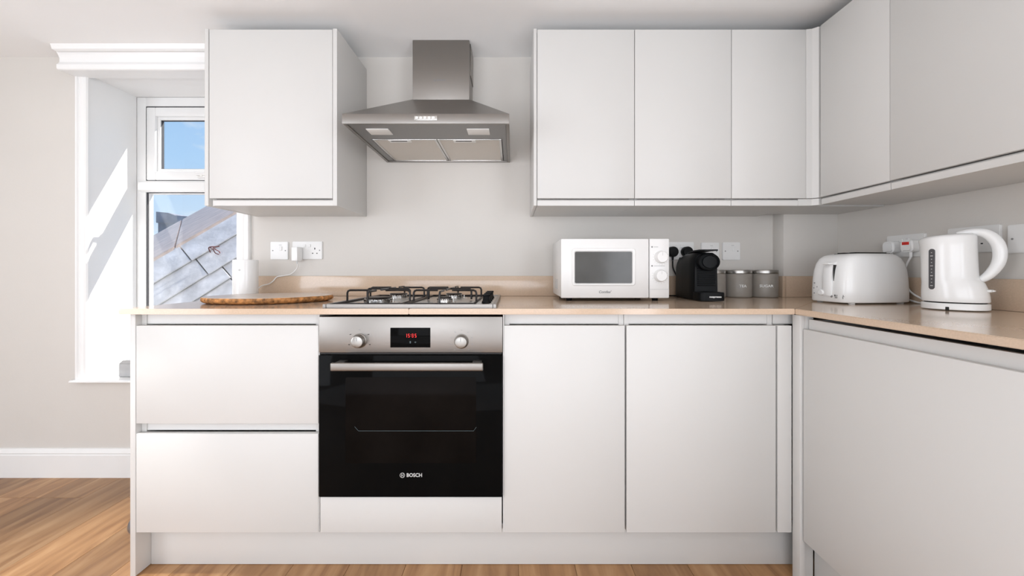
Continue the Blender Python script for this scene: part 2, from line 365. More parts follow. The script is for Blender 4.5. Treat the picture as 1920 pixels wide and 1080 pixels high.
# leaded top behind the edge
w3 = (P(400, 372, 4.6)-P(400, 424, 3.2)).normalized(); w3 = (w3-u*w3.dot(u)).normalized()
def top_pt(s, w, h): return E1+u*s+w3*w+Vector((0, 0, h))
s = jt[0]-.03-4*.95
while s < LU+.5:
    if s+.95 > -.8:
        bm = bmesh.new(); q = [bm.verts.new(top_pt(a, b, c)) for c in (-.04, .016) for (a, b) in ((s+.003, -.012), (s+.947, -.012), (s+.947, 1.35), (s+.003, 1.35))]
        for i in ((0, 3, 2, 1), (4, 5, 6, 7), (0, 1, 5, 4), (1, 2, 6, 5), (2, 3, 7, 6), (3, 0, 4, 7)): bm.faces.new([q[k] for k in i])
        bmesh.ops.bevel(bm, geom=list(bm.edges), offset=.006, segments=2, affect='EDGES'); obj('lead_sheet', bm, 'lead', roof)
    s += .95
bm = bmesh.new(); q = [bm.verts.new(p) for p in (face_pt(-.9, .0, -.03), face_pt(LU+.6, 0, -.03), face_pt(LU+.6, 2.4, -.03), face_pt(-.9, 2.4, -.03), top_pt(-.9, 1.3, -.05), top_pt(LU+.6, 1.3, -.05), face_pt(LU+.6, 2.4, -.7), face_pt(-.9, 2.4, -.7))]
for i in ((0, 1, 2, 3), (0, 4, 5, 1), (4, 7, 6, 5), (3, 2, 6, 7), (0, 3, 7, 4), (1, 5, 6, 2)): bm.faces.new([q[k] for k in i])
obj('roof_deck', bm, 'slate', roof, sm=False)
q0 = joint(404, 470)
bm = bmesh.new()
tube(bm, [face_pt(q0[0]+a, q0[1]+b, .03+c) for a, b, c in ((-.03, .015, 0), (-.02, -.02, .01), (.0, -.01, .02), (.02, .0, .01), (.045, .01, 0))], .0045, 6, sm=4)
tube(bm, [face_pt(q0[0]+a, q0[1]+b, .03+c) for a, b, c in ((-.01, -.015, .01), (.0, .02, .02), (-.005, .05, .005), (.008, .075, 0))], .004, 6, sm=4)
tube(bm, [face_pt(q0[0]+a, q0[1]+b, .03+c) for a, b, c in ((.01, -.005, .01), (.012, .03, .02), (.022, .055, .005), (.018, .07, 0))], .004, 6, sm=4)
tag(obj('cord', bm, 'cord'), 'short knotted scrap of dark red cord lying on the slates outside', 'cord')
fb = thing('distant_building', 'small dark slate-grey building far off beyond the leaded roof', 'building', tuple(P(330, 640, 14)))
bm = bmesh.new(); x0 = 0
wd = PX(345, 14)-PX(297, 14)
bx(bm, -.65, 1.6, 0, 3, 0, 4.30); obj('wall', bm, 'farwall', fb, sm=False)
bm = bmesh.new(); prism(bm, [(-.68, 4.30), (-.68, 4.70), (-.25, 4.66), (.0, 4.57), (.8, 4.50), (1.7, 4.45), (1.7, 4.30)], 'y', -.05, 3.05); obj('roof', bm, 'farwall', fb, sm=False)

# ------------------------------------------------------------------ base units (back run)
XA = -1.2512
ep = box('end_panel', 'cab', XA, -1.2335, YD, YW-.002, .002, ZWB-.001)
tag(ep, 'tall white end panel closing the left end of the base units beside the window', 'panel')
def base_shell(t, x0, x1):         # open-fronted carcass behind the doors
    bm = bmesh.new(); y0 = YD+.021
    bx(bm, x0, x0+.016, y0, 1.86, ZB, ZWB-.003); bx(bm, x1-.016, x1, y0, 1.86, ZB, ZWB-.003); bx(bm, x0+.016, x1-.016, y0, 1.86, ZB, ZB+.016); bx(bm, x0+.016, x1-.016, 1.85, 1.86, ZB+.016, ZWB-.003)
    return obj('carcass', bm, 'cab', t, sm=False)
def rail(t, x0, x1, z0, z1, y=YD+.024):   # recessed finger rail
    bm = bmesh.new(); prism(bm, [(y, z1), (y, z0), (y+.012, z0), (y+.012, z1)], 'x', x0, x1); return obj('finger_rail', bm, 'rail', t, ang=30)
def front(t, name, x0, x1, z0, z1): return B(t, name, 'cab', x0, x1, YD, YD+.019, z0, z1, bev=.0015)
t = thing('drawer_cabinet', 'white base unit with two deep handleless drawers, left of the oven', 'cabinet')
base_shell(t, -1.2325, -.6365); rail(t, -1.224, -.637, .826, ZWB-.003); rail(t, -1.224, -.637, .472, .520)
front(t, 'drawer', -1.2315, -.6345, .5025, .8235); front(t, 'drawer', -1.2315, -.6345, .1455, .4695)
t = thing('oven_housing', 'white base unit holding the oven, with a low drawer front beneath it', 'cabinet')
bm = bmesh.new()
for a in ((-.6340, -.6315, YD+.002, 1.86, ZB, ZWB-.003), (-.0295, -.0255, YD+.002, 1.86, ZB, ZWB-.003), (-.6315, -.0295, YD+.03, 1.86, .2535, .258), (-.6315, -.0295, YD+.022, 1.86, ZB, ZB+.016)): bx(bm, *a)
obj('carcass', bm, 'cab', t, sm=False); front(t, 'drawer', -.6285, -.0335, .1455, .2615)
t = thing('base_cabinet', 'white base unit with one tall handleless door, directly right of the oven', 'cabinet')
base_shell(t, -.0245, .371); rail(t, -.0245, .371, .826, ZWB-.003); front(t, 'door', -.0255, .3695, .1455, .8235)
t = thing('base_cabinet', 'white base unit with one tall handleless door, next to the inner corner', 'cabinet')
base_shell(t, .3725, .8655); rail(t, .3725, .8655, .826, ZWB-.003); front(t, 'door', .3755, .8645, .1455, .8235)
t = thing('corner_filler', 'narrow white filler strip in the inner corner of the base units', 'filler')
rail(t, .8695, .944, .826, ZWB-.003); front(t, 'strip', .8705, .9165, .1455, .8235); B(t, 'backing', 'cab', .867, .9165, YD+.0365, YD+.048, ZB, ZWB-.003)
tag(box('plinth', 'cab', -1.2325, .990, YP, YP+.016, .001, .142), 'long white recessed plinth under the oven and back base units', 'plinth')
# right run, coming towards the camera
bm = bmesh.new(); bx(bm, .9175, .9345, 1.229, 1.262, .002, ZWB-.001, .001); bx(bm, .9345, .974, 1.247, 1.262, .002, ZB-.002, .001); bx(bm, .9345, .960, 1.2285, 1.262, ZB, ZWB-.001)
tag(obj('corner_post', bm, 'cab'), 'slim white post where the two runs of base units meet', 'post')
def right_unit(label, y0, y1):
    t = thing('base_cabinet', label, 'cabinet')
    bm = bmesh.new()
    bx(bm, .9455, XW-.02, y0, y0+.016, ZB, .848); bx(bm, .9455, XW-.02, y1-.016, y1, ZB, .848); bx(bm, .9455, XW-.02, y0+.016, y1-.016, ZB, ZB+.016); bx(bm, XW-.036, XW-.026, y0+.016, y1-.016, ZB+.016, .848)
    obj('carcass', bm, 'cab', t, sm=False)
    bm = bmesh.new(); prism(bm, [(.944, .849), (.944, .816), (.956, .816), (.956, .849)], 'y', y0+.001, y1-.001); obj('finger_rail', bm, 'rail', t, ang=30)
    B(t, 'door', 'cab', XB, XB+.0185, y0+.0015, y1-.0015, .1455, .8185)
    return t
right_unit('white base unit under the kettle and toaster, its wide door facing left', .615, 1.2265)
right_unit('white base unit nearest the viewer on the right-hand run', .01, .612)
tag(box('plinth', 'cab', .976, .992, .01, 1.2455, .001, .142), 'white recessed plinth under the right-hand base units', 'plinth')

# ------------------------------------------------------------------ worktop
t = thing('worktop', 'glossy beige stone worktop with upstand running along both walls', 'worktop', (0, 0, 0))
def slab_poly(pts, name='slab'):
    bm = bmesh.new(); prism(bm, pts, 'z', ZWB, ZT)
    bmesh.ops.bevel(bm, geom=[e for e in bm.edges if abs(e.verts[0].co.z-e.verts[1].co.z) < 1e-6], offset=.0018, segments=2, affect='EDGES')
    return obj(name, bm, 'top', t)
xj = -.3335
hole = (-.600, -.075, 1.31, 1.745)
slab_poly([(-1.2695, YE), (xj-.0004, YE), (xj-.0004, hole[2]), (hole[0], hole[2]), (hole[0], hole[3]), (xj-.0004, hole[3]), (xj-.0004, YW-.001), (-1.2695, YW-.001)])
slab_poly([(xj+.0004, YE), (XE-.0004, YE), (1.271-.0004, YE+.3584), (1.271-.0004, YW-.001), (xj+.0004, YW-.001), (xj+.0004, hole[3]), (hole[1], hole[3]), (hole[1], hole[2]), (xj+.0004, hole[2])])
slab_poly([(XE+.0004, YE-.0006), (XE+.0004, .0), (XW-.001, .0), (XW-.001, 1.8085), (1.272, 1.8085), (1.272, YE+.3588)])
up = ZT+.0975
B(t, 'upstand', 'top', -1.2695, 1.258, YW-.0165, YW-.001, ZT+.0005, up, bev=.001)
B(t, 'upstand', 'top', 1.259, 1.2735, 1.794, YW-.001, ZT+.0005, up, bev=.001)
B(t, 'upstand', 'top', 1.275, XW-.016, 1.794, 1.8085, ZT+.0005, up, bev=.001)
B(t, 'upstand', 'top', XW-.0155, XW-.001, .0, 1.8085, ZT+.0005, up, bev=.001)

# ------------------------------------------------------------------ wall cabinets
def wall_cab(label, x0, x1, dx0, dx1, rx0, rx1, group=None):
    t = thing('wall_cabinet', label, 'cabinet')
    bm = bmesh.new(); y0 = YU+.019
    for a in ((x0, x0+.016, y0, YW-.002, ZBU, ZTU-.002), (x1-.016, x1, y0, YW-.002, ZBU, ZTU-.002), (x0+.016, x1-.016, y0, YW-.002, ZBU, ZBU+.016), (x0+.016, x1-.016, y0, YW-.002, ZTU-.018, ZTU-.002), (x0+.016, x1-.016, YW-.012, YW-.002, ZBU+.016, ZTU-.018)): bx(bm, *a)
    obj('carcass', bm, 'cab', t, sm=False)
    bm = bmesh.new(); prism(bm, [(YU+.0185, ZBU), (YU+.004, ZBU), (YU+.003, ZBU+.006), (YU+.003, ZBU+.020), (YU+.010, ZBU+.026), (YU+.0185, ZBU+.028)], 'x', rx0, rx1); obj('finger_rail', bm, 'rail', t, ang=30)
    B(t, 'door', 'cab', dx0, dx1, YU-.001, YU+.018, ZDU, ZTU-.001)
    return t
def side(label, x0, x1): return tag(box('end_panel', 'cab', x0, x1, YU-.001, YW-.001, ZBU-.001, ZTU+.003), label, 'panel')
side('white panel closing the side of the left wall cupboard towards the window', -1.2475, -1.2315)
wall_cab('single white wall cupboard hanging between the window and the extractor hood', -1.2305, -.728, -1.228, -.7285, -1.216, -.728)
side('white panel closing the side of the left wall cupboard towards the extractor hood', -.727, -.7095)
side('white panel closing the left side of the three-door wall cupboards', .0880, .1005)
a, b, c_, d_ = .1025, .4975, .8905, 1.1925
wall_cab('white wall cupboard above the microwave, leftmost of the three doors facing the viewer', a-.001, b-.0005, a, b-.0012, a, b-.001)
wall_cab('white wall cupboard in the middle of the three doors facing the viewer', b+.0005, c_-.0005, b+.0012, c_-.0012, b+.001, c_-.001)
wall_cab('white wall cupboard nearest the corner, rightmost of the three doors facing the viewer', c_+.0005, d_, c_+.0012, d_, c_+.001, d_-.03)
bm = bmesh.new(); prism(bm, [(d_+.001, YU+.018), (d_+.001, YU), (1.214, YU-.004), (1.2305, YU-.018), (XR+.018, YU-.018), (XR+.018, YU+.018)], 'z', ZDU, ZTU)
prism(bm, [(d_-.028, YU+.018), (d_-.028, YU+.005), (1.216, YU+.001), (XR+.002, YU-.014), (XR+.018, YU-.014), (XR+.018, YU+.018)], 'z', ZBU, ZDU-.002)
bx(bm, d_+.001, XW-.002, YU+.019, YU+.030, ZBU, ZTU-.002); bx(bm, d_+.001, XW-.002, YU+.031, 1.808, ZBU, ZBU+.016)
tag(obj('corner_post', bm, 'cab', ang=25), 'curved white corner piece joining the two runs of wall cupboards', 'post')
def rwall(label, y0, y1):
    t = thing('wall_cabinet', label, 'cabinet')
    bm = bmesh.new()
    for q in ((XR+.019, XW-.002, y0, y0+.016, ZBU, ZTU-.002), (XR+.019, XW-.002, y1-.016, y1, ZBU, ZTU-.002), (XR+.019, XW-.002, y0+.016, y1-.016, ZBU, ZBU+.016), (XR+.019, XW-.002, y0+.016, y1-.016, ZTU-.018, ZTU-.002)): bx(bm, *q)
    obj('carcass', bm, 'cab', t, sm=False)
    bm = bmesh.new(); prism(bm, [(XR+.0185, ZBU), (XR+.004, ZBU), (XR+.003, ZBU+.006), (XR+.003, ZBU+.020), (XR+.010, ZBU+.026), (XR+.0185, ZBU+.028)], 'y', y0+.001, y1-.001); obj('finger_rail', bm, 'rail', t, ang=30)
    B(t, 'door', 'cab', XR-.001, XR+.018, y0+.0006, y1-.0006, ZDU, ZTU-.001)
rwall('white wall cupboard on the right wall, above the toaster', 1.257, 1.540)
rwall('white wall cupboard on the right wall, above the kettle and nearer the viewer', .70, 1.2565)
rwall('white wall cupboard nearest the viewer on the right wall', .2, .6995)

# ------------------------------------------------------------------ extractor hood
hx0, hx1, hy = -.611, -.0098, 1.385
t = thing('extractor_hood', 'stainless steel chimney extractor hood on the wall above the gas hob', 'hood')
bm = bmesh.new()
zb0, zb1, zc = 1.532, 1.5675, 1.776
cx0, cx1, cy0 = -.4495, -.1925, 1.742
yw = YW-.001
for a in ((hx0, hx1, hy, hy+.012, zb0, zb1), (hx0, hx0+.012, hy+.012, yw, zb0, zb1), (hx1-.012, hx1, hy+.012, yw, zb0, zb1), (hx0+.012, hx1-.012, yw-.012, yw, zb0, zb1)): bx(bm, *a, .001)
obj('rim', bm, 'steel', t)
bm = bmesh.new(); q = [bm.verts.new(p) for p in ((hx0+.001, hy+.001, zb1), (hx1-.001, hy+.001, zb1), (hx1-.001, yw, zb1), (hx0+.001, yw, zb1), (cx0-.002, cy0-.002, zc), (cx1+.002, cy0-.002, zc), (cx1+.002, yw, zc), (cx0-.002, yw, zc))]
for i in ((0, 1, 5, 4), (1, 2, 6, 5), (2, 3, 7, 6), (3, 0, 4, 7), (4, 5, 6, 7), (3, 2, 1, 0)): bm.faces.new([q[k] for k in i])
obj('canopy', bm, 'steel', t, sm=False)
ch = B(t, 'chimney', 'steel', cx0, cx1, cy0, yw, zc+.0005, ZC-.001, bev=.002)
ch2 = B(ch, 'chimney_sleeve', 'steel', cx1+.0002, cx1+.003, cy0+.03, yw, 1.90, ZC-.002, bev=.0005)
text('logo', 'BOSCH', .012, 'grey', (-.319, cy0-.0008, PZ(150.5, cy0)), parent=ch, bold=.0003)
bm = bmesh.new(); lathe(bm, [(.0058, -.0004), (.0058, .0004), (.0045, .0004), (.0045, -.0004), (.0058, -.0004)], 20, M4=Matrix.Translation((-.349, cy0-.0006, PZ(150.5, cy0))) @ Matrix.Rotation(PI/2, 4, 'X'))
bx(bm, -.3505, -.3475, cy0-.001, cy0-.0002, PZ(150.5, cy0)-.003, PZ(150.5, cy0)+.003); obj('emblem', bm, 'grey', ch)
# underside
zu = zb0+.004
bm = bmesh.new()
fx_0, fx_1, fy0, fy1 = hx0+.040, hx1-.030, 1.56, yw-.014
for a in ((hx0+.013, hx1-.013, hy+.013, fy0), (hx0+.013, fx_0, fy0, yw-.013), (fx_1, hx1-.013, fy0, yw-.013)): bx(bm, a[0], a[1], a[2], a[3], zu, zu+.004)
obj('underside', bm, 'steel_d', t, sm=False)
fm = (fx_0+fx_1)/2
for a, b in ((fx_0+.003, fm-.001), (fm+.001, fx_1-.003)):
    f_ = obj('filter', frame_bm(a, b, fy0+.003, fy1, .010, 0, .006, .001), 'chrome', t)
    for vv in f_.data.vertices: x, y, z = vv.co; vv.co = (x, z, zu-.0015+y)
    B(f_, 'filter_mesh', 'filt', a+.009, b-.009, fy0+.012, fy1-.009, zu+.001, zu+.004, bev=0)
    mxx = a+.42*(b-a)
    B(f_, 'latch', 'lens', mxx-.045, mxx+.045, fy0+.006, fy0+.035, zu-.004, zu+.002, bev=.001); B(f_, 'latch_slot', 'dark', mxx-.035, mxx+.03, fy0+.010, fy0+.018, zu-.0045, zu-.0035, bev=0)
for px in (711, 897): x = PX(px, 1.47); B(t, 'lamp', 'lens', x-.042, x+.042, 1.445, 1.505, zu-.003, zu+.003, bev=.001)
bp = B(t, 'button_panel', 'chrome', PX(777, hy), PX(820, hy), hy-.003, hy+.002, PZ(226, hy), PZ(217.5, hy), bev=.0008)
for k in range(5):
    x = PX(782+7.7*k, hy); B(bp, 'button', 'lens', x-.005, x+.005, hy-.006, hy-.002, PZ(224, hy), PZ(219.5, hy), bev=.0008)

# ------------------------------------------------------------------ oven
ox0, ox1 = -.6295, -.0310
t = thing('oven', 'built-in electric oven with steel control panel and black glass door', 'oven')
B(t, 'body', 'dark', ox0+.012, ox1-.012, YD+.015, YD+.54, .2635, .850, bev=0)
cp = B(t, 'control_panel', 'steel', ox0, ox1, YD-.006, YD+.014, .7365, .8535, bev=.002)
B(t, 'trim_strip', 'black', ox0+.002, ox1-.002, YD+.002, YD+.014, .7295, .7365, bev=0)
yf = YD-.006
dp = B(cp, 'display', 'bglass', PX(732, yf), PX(807, yf), yf-.0012, yf+.001, PZ(651.5, yf), PZ(614.5, yf), bev=.0004)
# seven-segment clock 15:35
seg = {'1': 'bc', '5': 'afgcd', '3': 'abgcd'}
bm = bmesh.new(); w, h, th = .0046, .0115, .0011; yy = yf-.0016
def segs(bm, x, z, chx):
    s = {'a': (x, x+w, z+h-th, z+h), 'g': (x, x+w, z+h/2-th/2, z+h/2+th/2), 'd': (x, x+w, z, z+th), 'f': (x, x+th, z+h/2, z+h), 'b': (x+w-th, x+w, z+h/2, z+h), 'e': (x, x+th, z, z+h/2), 'c': (x+w-th, x+w, z, z+h/2)}
    for k in seg[chx]: q = s[k]; bx(bm, q[0], q[1], yy, yy+.0004, q[2], q[3])
zz = PZ(632.5, yf)
for chx, px in zip('1535', (760.5, 765.5, 772.5, 778)): segs(bm, PX(px, yf), zz, chx)
bx(bm, PX(770.5, yf), PX(771.3, yf), yy, yy+.0004, zz+.003, zz+.0045); bx(bm, PX(770.5, yf), PX(771.3, yf), yy, yy+.0004, zz+.008, zz+.0095)
obj('clock_digits', bm, 'red', cp)
bm = bmesh.new()
for px, w_, h_ in ((769.5, .004, .007), (779, .006, .0015), (779, .0015, .005)): bx(bm, PX(px, yf)-w_/2, PX(px, yf)+w_/2, yy, yy+.0004, PZ(641.5, yf)-h_/2, PZ(641.5, yf)+h_/2)
obj('key_symbols', bm, 'clock', cp)
RX = Matrix.Rotation(PI/2, 4, 'X')       # lathe axis z -> -y
for px, py in ((674, 639), (865.5, 640)):
    kx, kz = PX(px, yf), PZ(py, yf)
    bm = bmesh.new(); lathe(bm, [(.0235, 0), (.0235, .003), (.021, .005), (.0195, .020), (.0185, .0235), (.016, .0245), (0, .0245)], 36, M4=Matrix.Translation((kx, yf, kz)) @ RX)
    kb = obj('knob', bm, 'knob_steel', cp); bm = bmesh.new(); bx(bm, kx-.0008, kx+.0008, yf-.0252, yf-.0243, kz+.003, kz+.014); obj('knob_mark', bm, 'grey', kb)
    bm = bmesh.new()
    for k in range(9):
        a = math.radians(-50+k*35 if px > 800 else (35, -20, 145, 200, 90, 35, -20, 145, 200)[k]); r_ = .036
        x, z = kx+r_*math.cos(a), kz+r_*math.sin(a); bx(bm, x-.0025, x+.0025, yf-.0004, yf, z-.001, z+.001)
    obj('dial_print', bm, 'grey', cp)
dz0, dz1 = .2665, .7285
dr = B(t, 'door', 'bglass', ox0, ox1, YD-.008, YD+.013, dz0, dz1, bev=.002)
yd = YD-.008
wz0, wz1 = PZ(866, YD), PZ(706, YD)
bm = bmesh.new(); prism(bm, rrect(PX(893, YD)-PX(650, YD), wz1-wz0, .006, 3, (PX(893, YD)+PX(650, YD))/2, (wz0+wz1)/2), 'y', yd-.0006, yd+.001); wn = obj('window', bm, 'bglass2', dr)
bm = bmesh.new(); tube(bm, [P(665, 800, yd-.0012), P(672, 808, yd-.0012), P(888, 808, yd-.0012), P(893, 801, yd-.0012)], .0007, 6); obj('shelf_wire', bm, 'clock', wn)
hb = bmesh.new(); bx(hb, PX(620, 1.213), PX(906, 1.213), 1.207, 1.219, PZ(695.5, 1.213), PZ(680, 1.213), .004, 3)
hd = obj('handle', hb, 'steel', dr)
for px in (634, 893):
    x = PX(px, 1.213); B(hd, 'handle_bracket', 'steel_d', x-.014, x+.014, 1.218, yd-.0002, PZ(694, 1.213), PZ(680.5, 1.213), bev=.002)
text('logo', 'BOSCH', .0165, 'lgrey', (PX(777, yd), yd-.0006, PZ(891, yd)), parent=dr, bold=.0004, sx=.95)
ex, ez = PX(754.5, yd), PZ(891, yd)
bm = bmesh.new(); lathe(bm, [(.0082, -.0004), (.0082, .0004), (.0068, .0004), (.0068, -.0004), (.0082, -.0004)], 24, M4=Matrix.Translation((ex, yd-.0006, ez)) @ RX)
bx(bm, ex-.0035, ex-.0022, yd-.001, yd-.0002, ez-.005, ez+.005); bx(bm, ex+.0022, ex+.0035, yd-.001, yd-.0002, ez-.005, ez+.005); bx(bm, ex-.003, ex+.003, yd-.001, yd-.0002, ez-.0006, ez+.0006)
obj('emblem', bm, 'lgrey', dr)

# ------------------------------------------------------------------ gas hob
hbx0, hbx1, hy0, hy1 = -.622, -.052, 1.266, 1.772
t = thing('gas_hob', 'four-burner stainless steel gas hob set into the worktop above the oven', 'hob', (0, 0, ZT))
bm = frame_bm(hbx0, hbx1, hy0, hy1, .012, -.0006, -.0125, .0)
bmesh.ops.transform(bm, matrix=Matrix(((1, 0, 0, 0), (0, 0, 1, 0), (0, -1, 0, 0), (0, 0, 0, 1))), verts=bm.verts)
obj('hob_lip', bm, 'steel', t)
bm = bmesh.new(); bx(bm, hbx0+.011, hbx1-.011, hy0+.011, hy1-.011, .0006, .007, .001)
obj('hob_tray', bm, 'satin', t)
bm = bmesh.new(); bx(bm, hole[0]+.004, hole[1]-.004, hole[2]+.004, hole[3]-.004, -.022, .0004); obj('hob_box', bm, 'steel_d', t, sm=False)
BU = [(-.487, 1.405, .050), (-.480, 1.635, .040), (-.245, 1.405, .027), (-.245, 1.635, .037)]
for x, y, r in BU:
    bm = bmesh.new(); lathe(bm, [(r*1.55, .0072), (r*1.5, .0088), (r*1.05, .0082), (r, .0082), (r, .020), (r*.93, .0225), (0, .0225)], 36, (x, y, 0)); b_ = obj('burner', bm, 'chrome', t)
    bm = bmesh.new()
    for k in range(24):
        a = 2*PI*k/24; bx(bm, -.0012, .0012, r-.001, r+.0008, .017, .0215, M4=Matrix.Translation((x, y, 0)) @ Matrix.Rotation(a, 4, 'Z'))
    obj('flame_slots', bm, 'dark', b_)
    bm = bmesh.new(); lathe(bm, [(0, .0228), (r*.9, .0228), (r*.92, .0245), (r*.85, .028), (0, .0285)], 32, (x, y, 0)); obj('burner_cap', bm, 'black', b_)
    bm = bmesh.new(); tube(bm, [(x+r+.006, y-.006, .007), (x+r+.006, y-.006, .021)], .002, 8); obj('igniter', bm, 'lens', b_)
def grate(gx0, gx1):
    gt = bpy.data.objects.new('pan_support', None); C.objects.link(gt); gt.parent = t; gt.location = (0, 0, 0)
    zt_, r = .043, .0038; gm = (gx0+gx1)/2; bars = []
    zt_ = .052; zf = .0108
    gy0, gy1 = 1.300, 1.745
    bars.append([(gx0, gy0, zf), (gx1, gy0, zf), (gx1, gy1, zf), (gx0, gy1, zf), (gx0, gy0+.006, zf)])
    def finger(a, d, n):      # foot at a, rises, then runs n metres along direction d
        x, y = a; return [(x, y, zf), (x, y, zt_-.010), (x+d[0]*.003, y+d[1]*.003, zt_-.003), (x+d[0]*.010, y+d[1]*.010, zt_), (x+d[0]*n, y+d[1]*n, zt_)]
    hw = gm-gx0
    for y in (1.405, 1.635):
        bars.append(finger((gx0, y), (1, 0), hw-.026)); bars.append(finger((gx1, y), (-1, 0), hw-.026))
    bars.append(finger((gm, gy0), (0, 1), .078)); bars.append(finger((gm, gy1), (0, -1), .082))
    bars.append([(gx0+.03, 1.52, zf), (gx0+.03, 1.52, zt_-.006), (gx0+.036, 1.52, zt_), (gx1-.036, 1.52, zt_), (gx1-.03, 1.52, zt_-.006), (gx1-.03, 1.52, zf)])
    bars.append([(gm, 1.432, zt_), (gm, 1.608, zt_)])
    bars.append([(gx0+.03, gy0, zf), (gx0+.03, gy1, zf)][:0])
    for b in bars:
        if b: bm = bmesh.new(); tube(bm, b, r, 8); obj('bar', bm, 'black', gt)
grate(-.600, -.372); grate(-.358, -.130)
for y in (1.39, 1.47, 1.55, 1.63):
    bm = bmesh.new(); lathe(bm, [(.017, 0), (.017, .005), (.014, .009), (.0125, .022), (.011, .024), (0, .024)], 24, (-.092, y, .0072)); k_ = obj('knob', bm, 'bplast', t)
    bm = bmesh.new(); bx(bm, -.015, .015, -.004, .004, .030, .038, .002, M4=Matrix.Translation((-.092, y, 0)) @ Matrix.Rotation(.5, 4, 'Z')); obj('knob_grip', bm, 'bplast', k_)

# ------------------------------------------------------------------ chopping board
t = thing('chopping_board', 'pale oval wooden chopping board with a rough bark edge, left of the hob', 'chopping board', (-.965, 1.545, ZT+.001))
N = 72
def outline(a, off=0):
    r = 1+.035*math.sin(2*a+1)+.02*math.sin(5*a+2)+.008*math.sin(13*a)+.006*math.sin(29*a)
    return (.216*r+off)*math.cos(a), (.182*r+off)*math.sin(a)
def ringz(z, off): return [(*(lambda p: (p[0]*math.cos(.18)-p[1]*math.sin(.18), p[0]*math.sin(.18)+p[1]*math.cos(.18)))(outline(2*PI*k/N, off)), z) for k in range(N)]
bm = bmesh.new(); loft(bm, [ringz(.0215, -.002), ringz(.0235, -.003)]); obj('top_face', bm, 'board', t)
bm = bmesh.new(); rs = [ringz(.0, -.016), ringz(.004, -.004), ringz(.010, .002), ringz(.017, .002), ringz(.022, -.001), ringz(.0225, -.004)]
rs = [[(x*(1+random.uniform(-.006, .006)), y*(1+random.uniform(-.006, .006)), z) for x, y, z in r] for r in rs]
loft(bm, rs); obj('bark', bm, 'bark', t, ang=60)

# ------------------------------------------------------------------ wifi speaker
t = thing('wifi_router', 'smooth white upright cylinder, a router, behind the left end of the chopping board', 'router', (-1.2125, 1.755, ZT+.0008))
bm = bmesh.new(); lathe(bm, [(0, 0), (.047, 0), (.0495, .003), (.050, .006), (.050, .166), (.049, .1705), (.045, .172), (.043, .168), (0, .168)], 48); obj('body', bm, 'wplast', t)
bm = bmesh.new(); lathe(bm, [(0, .1684), (.0415, .1684), (.0415, .1695), (0, .1695)], 32); obj('top_vent', bm, 'grey', t)
bm = bmesh.new(); lathe(bm, [(.0, 0), (.0045, 0), (.0045, .0008), (0, .0008)], 16, M4=Matrix.Rotation(math.radians(8), 4, 'Z') @ Matrix.Translation((0, -.0495, .125)) @ RX); obj('emblem', bm, 'lgrey', t)

# ------------------------------------------------------------------ sockets
def plate(name, label, w, loc, rz, kind, group=None):
    t = thing(name, label, 'socket' if 'socket' in name else 'switch', loc, rz, group)
    bm = bmesh.new(); prism(bm, rrect(w, .086, .005, 4), 'y', -.0075, -.0003); 
    bmesh.ops.bevel(bm, geom=[e for e in bm.edges if all(v.co.y < -.007 for v in e.verts)], offset=.002, segments=2, affect='EDGES'); obj('faceplate', bm, 'wsocket', t)
    for s in (-1, 1):
        bm = bmesh.new(); lathe(bm, [(0, 0), (.003, 0), (.003, .0008), (0, .0008)], 12, M4=Matrix.Translation((s*(w/2-.0125), -.0073, 0)) @ RX); obj('screw', bm, 'grey', t)
    def rocker(x, z=.022, h=.014, wd=.010):
        B(t, 'switch', 'wsocket', x-wd/2, x+wd/2, -.0105, -.007, z-h/2, z+h/2, bev=.001)
    def holes(x):
        bm = bmesh.new(); bx(bm, x-.0022, x+.0022, -.0079, -.0074, .004, .0125); bx(bm, x-.0135, x-.0075, -.0079, -.0074, -.0165, -.0125); bx(bm, x+.0075, x+.0135, -.0079, -.0074, -.0165, -.0125)
        obj('pin_holes', bm, 'dark', t)
    if kind == 'double': rocker(-.012); rocker(.012); holes(-.037); holes(.037)
    if kind == 'spur':
        rocker(.009, .010, .020, .012); B(t, 'neon', 'lgrey', -.001, .012, -.0079, -.0072, .026, .029, bev=0)
    return t
zs = 1.100
plate('fused_spur_switch', 'white single switch plate on the back wall, nearest the window', .086, (PX(525, YW), YW, PZ(470, YW)), 0, 'spur')
plate('wall_socket', 'white double wall socket above the upstand with a white adapter in it', .146, (PX(577.5, YW), YW, PZ(469.5, YW)), 0, 'double')
plate('wall_socket', 'white double wall socket with two black plugs, between microwave and coffee machine', .146, (PX(1272, YW), YW, PZ(470.5, YW)), 0, 'double')
plate('fused_spur_switch', 'white single switch plate on the back wall partly behind the black coffee machine', .086, (PX(1330.5, YW), YW, PZ(471.5, YW)), 0, 'spur')
plate('fused_spur_switch', 'white single switch plate on the back wall above the two grey canisters', .086, (PX(1370, YW), YW, PZ(471, YW)), 0, 'spur')
RW = -PI/2
plate('wall_socket', 'white double wall socket on the right wall above the toaster, two white plugs in', .146, (XW, 1.495, zs), RW, 'double')
plate('wall_socket', 'white double wall socket on the right wall hidden behind the kettle', .146, (XW, 1.276, zs+.006), RW, 'double')
plate('fused_spur_switch', 'white single switch plate on the right wall, right of the kettle', .086, (XW, 1.143, zs), RW, 'spur')
